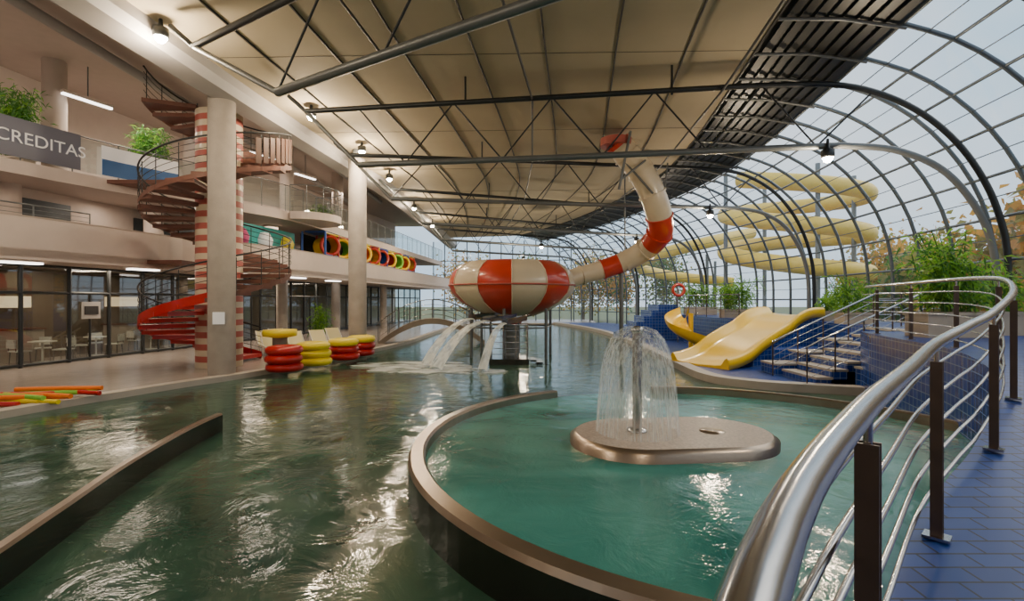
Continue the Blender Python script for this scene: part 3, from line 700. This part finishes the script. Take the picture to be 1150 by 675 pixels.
b.rib([(p[0]-2.2,p[1]) for p in E1 if 26<p[1]<43],[(0,3.65),(.05,3.65),(.05,5.85),(0,5.85)],DARK)
b.build('play_structure')
# ---------------- furniture ----------------
def chair(name,x,y,z,rot,m=CHAIRW):
    b=B()
    def T(p): return (x+p[0]*math.cos(rot)-p[1]*math.sin(rot),y+p[0]*math.sin(rot)+p[1]*math.cos(rot),z+p[2])
    b.box(T((0,0,.45)),(.44,.44,.04),m,rot)
    for sx_ in (-.19,.19):
        for sy_ in (-.19,.19): b.cyl(T((sx_,sy_,0)),T((sx_*.9,sy_*.9,.44)),.015,INOX,6)
        b.cyl(T((sx_,.2,.44)),T((sx_,.25,.82)),.015,INOX,6)
    b.box(T((0,.24,.7)),(.44,.03,.28),m,rot); return b.build(name)
def table(name,x,y,z):
    b=B(); b.lathe((x,y,z),[(0,.0),(.25,0),(.25,.03),(.03,.05),(.03,.7),(.38,.71),(.38,.74),(0,.74)],CHAIRW,24); return b.build(name)
ci=0
for i,(x,y) in enumerate(((-16.5,15.0),(-15.9,17.1),(-15.9,19.3),(-15.6,21.8),(-15.0,25))):
    table('cafe_table' if i==0 else 'cafe_table.%03d'%i,x-.2,y,.12)
    for a in (0.2,2.3,4.4):
        chair('cafe_chair' if ci==0 else 'cafe_chair.%03d'%ci,x-.2+.62*math.cos(a),y+.62*math.sin(a),.12,a-math.pi/2); ci+=1
def lounger(name,x,y,rot):
    b=B()
    def T(p): return Vector((x+p[0]*math.cos(rot)-p[1]*math.sin(rot),y+p[0]*math.sin(rot)+p[1]*math.cos(rot),.12+p[2]))
    pr=[(-.95,.34),(.25,.36),(.35,.4),(.95,.85)]
    vs=[]
    for (u,z) in pr: vs+=[T((u,-.3,z)),T((u,.3,z)),T((u,-.3,z-.06)),T((u,.3,z-.06))]
    fs=[]
    for i in range(3):
        a=4*i; fs+=[(a,a+4,a+5,a+1),(a+2,a+3,a+7,a+6),(a,a+2,a+6,a+4),(a+1,a+5,a+7,a+3)]
    b.add(vs,fs,CUSH)
    for s in(-.3,.3):
        b.tube([T((u,s,z)) for u,z in pr],.02,CHAIRW,6)
        for u in (-.8,.2): b.cyl(T((u,s,.33)),T((u,s,0)),.02,CHAIRW,6)
        b.cyl(T((.8,s,0)),T((.75,s,.7)),.02,CHAIRW,6)
    return b.build(name)
for i,(x,y) in enumerate(((-9.3,19.4),(-8.6,20.1),(-8.0,21.0),(-10.0,20.4),(-7.9,22.6),(-10.2,21.9))):
    lounger('sun_lounger' if i==0 else 'sun_lounger.%03d'%i,x,y,2.2)
# ---------------- outdoor slides ----------------
b=B(); P=[]
for k in range(100):
    t=k/99; a=math.radians(200+t*900); P.append((19.8+4.6*math.cos(a),35+3.5*math.sin(a),10.6-6.6*t+.5*math.sin(a)))
b.tube(P,.55,YELO,16)
for x,y in ((15,35),(24,35),(19.5,31.8),(19.5,38.5)): b.cyl((x,y,-.6),(x,y,11),.15,STEEL,8)
P=cr([(24,50,9),(18,46,7.6),(14,47,6.6),(13,52,5.8),(18,56,5),(24,54,4.2)],8); b.tube(P,.55,YELO,14)
for x,y in ((18,46),(13,52),(22,54)): b.cyl((x,y,-.6),(x,y,6.5),.15,STEEL,8)
b.build('outdoor_tube_slide')
def tree(name,x,y,h,r,m1,m2,n=1500):
    b=B(); b.tube([(x,y,-.6),(x+.1,y,h*.4),(x,y+.1,h*.8)],[.22,.15,.05],BARK,8)
    cl=[]
    for k in range(18):
        a=random.uniform(0,6.28); q=random.uniform(.1,.8)*r; z=h*random.uniform(.3,.95); c=Vector((x+q*math.cos(a),y+q*math.sin(a),z)); cl.append(c)
        b.tube([(x,y,z*.6),c],[.06,.02],BARK,5)
    for k in range(n):
        c=random.choice(cl); p=c+Vector((random.gauss(0,1),random.gauss(0,1),random.gauss(0,1)))*r*.25
        b.leaf(p,Vector((random.uniform(-1,1),random.uniform(-1,1),random.uniform(-1,1))),.40,.15,m1 if random.random()<.6 else m2)
    return b.build(name)
ti=0
for (x,y,h,r,m1,m2) in ((18.5,15.5,6.2,2.4,AUT,AUT2),(24,18,7,3,AUT,AUT2),(20,21,5.0,2.4,AUT2,AUT),(30,25,6,3,AUT2,AUT),(31,42,7,3,AUT,AUT2),(20,66,8,3.5,AUT2,LEAF2),(10,70,8,4,AUT2,AUT),(2,72,8,4,AUT2,LEAF2),(-6,70,8,4,AUT,AUT2),(38,45,8,4,AUT,AUT2),(24,12,7,2.6,AUT,AUT2),(30,18,8,3,AUT,AUT2),(15,68,8,3.5,AUT,LEAF2),(17,12,6.8,2.2,AUT,AUT2),(20,25.5,4.0,2.2,AUT2,LEAF2)):
    tree('autumn_tree' if ti==0 else 'autumn_tree.%03d'%ti,x,y,h,r,m1,m2,2600); ti+=1
# ---------------- lamps ----------------
def lamp(i,x,y,z,e=350,col=(1,.78,.52),r=.12):
    b=B(); b.lathe((x,y,z),[(0,.0),(.13,0),(.16,.05),(.16,.2),(.05,.26),(.03,.5)],STEELD,16,mf=lambda a,k: LAMPE if a==0 else STEELD)
    b.lathe((x,y,z-.10),[(0,-.02),(.06,0),(.10,.04),(.115,.10)],LAMPE,16)
    o=b.build('ceiling_lamp' if i==0 else 'ceiling_lamp.%03d'%i)
    l=bpy.data.lights.new('lamp_light','POINT'); l.energy=e; l.color=col; l.shadow_soft_size=r
    lo=bpy.data.objects.new('lamp_light',l); lo.location=(x,y,z-.3); SC.collection.objects.link(lo); lo.parent=o
LP=[(-7.75,11,8.05),(-6.4,15.9,8.1),(-5.9,19.6,8.1),(-5.8,23.6,8.0),(-5.9,30,7.8),(-5.9,37,7.8),(8.2,12.95,5.95),(-8.2,6,7.6),(-8.2,1,7.6),(7.5,3,6.4),(1.5,-2,7.5),(8.5,21.4,5.9),(7.5,30,5.8),(2,34,5.9),(1,44,5.9)]
for i,(x,y,z) in enumerate(LP): lamp(i,x,y,z,e=(180 if i in (9,10) else 350))
def areal(name,x,y,z,sx_,sy_,e,col=(1,.82,.64),rot=(0,0,0)):
    l=bpy.data.lights.new(name,'AREA'); l.shape='RECTANGLE'; l.size=sx_; l.size_y=sy_; l.energy=e; l.color=col
    o=bpy.data.objects.new(name,l); o.location=(x,y,z); o.rotation_euler=rot; SC.collection.objects.link(o)
for i,(x,y) in enumerate(((-15.8,13),(-14.2,18),(-12.8,24),(-12,32))):
    areal('gallery_light_upper_%d'%i,x,y,9.15,3,.6,180); areal('gallery_light_ground_%d'%i,x-.6,y+.5,3.35,3,.6,150,(1,.78,.55)); areal('gallery_light_first_%d'%i,x+.3,y+.5,5.85,2.5,.6,60)
w=bpy.data.worlds.new('World'); SC.world=w; w.use_nodes=True; nt=w.node_tree; bg=nt.nodes['Background']
tc=nt.nodes.new('ShaderNodeTexCoord'); n=nt.nodes.new('ShaderNodeTexNoise'); n.inputs['Scale'].default_value=2.2; n.inputs['Detail'].default_value=6
c=nt.nodes.new('ShaderNodeValToRGB'); c.color_ramp.elements[0].position=.35; c.color_ramp.elements[1].position=.7
c.color_ramp.elements[0].color=(.46,.64,.80,1); c.color_ramp.elements[1].color=(.92,.94,.95,1)
nt.links.new(tc.outputs['Generated'],n.inputs['Vector']); nt.links.new(n.outputs['Fac'],c.inputs[0]); nt.links.new(c.outputs[0],bg.inputs[0]); bg.inputs[1].default_value=1.65
s=bpy.data.lights.new('sun','SUN'); s.energy=1.3; s.angle=.8; s.color=(1,.86,.68); so=bpy.data.objects.new('sun',s)
so.rotation_euler=Vector((-.72,-.30,-.62)).to_track_quat('-Z','Y').to_euler(); SC.collection.objects.link(so)
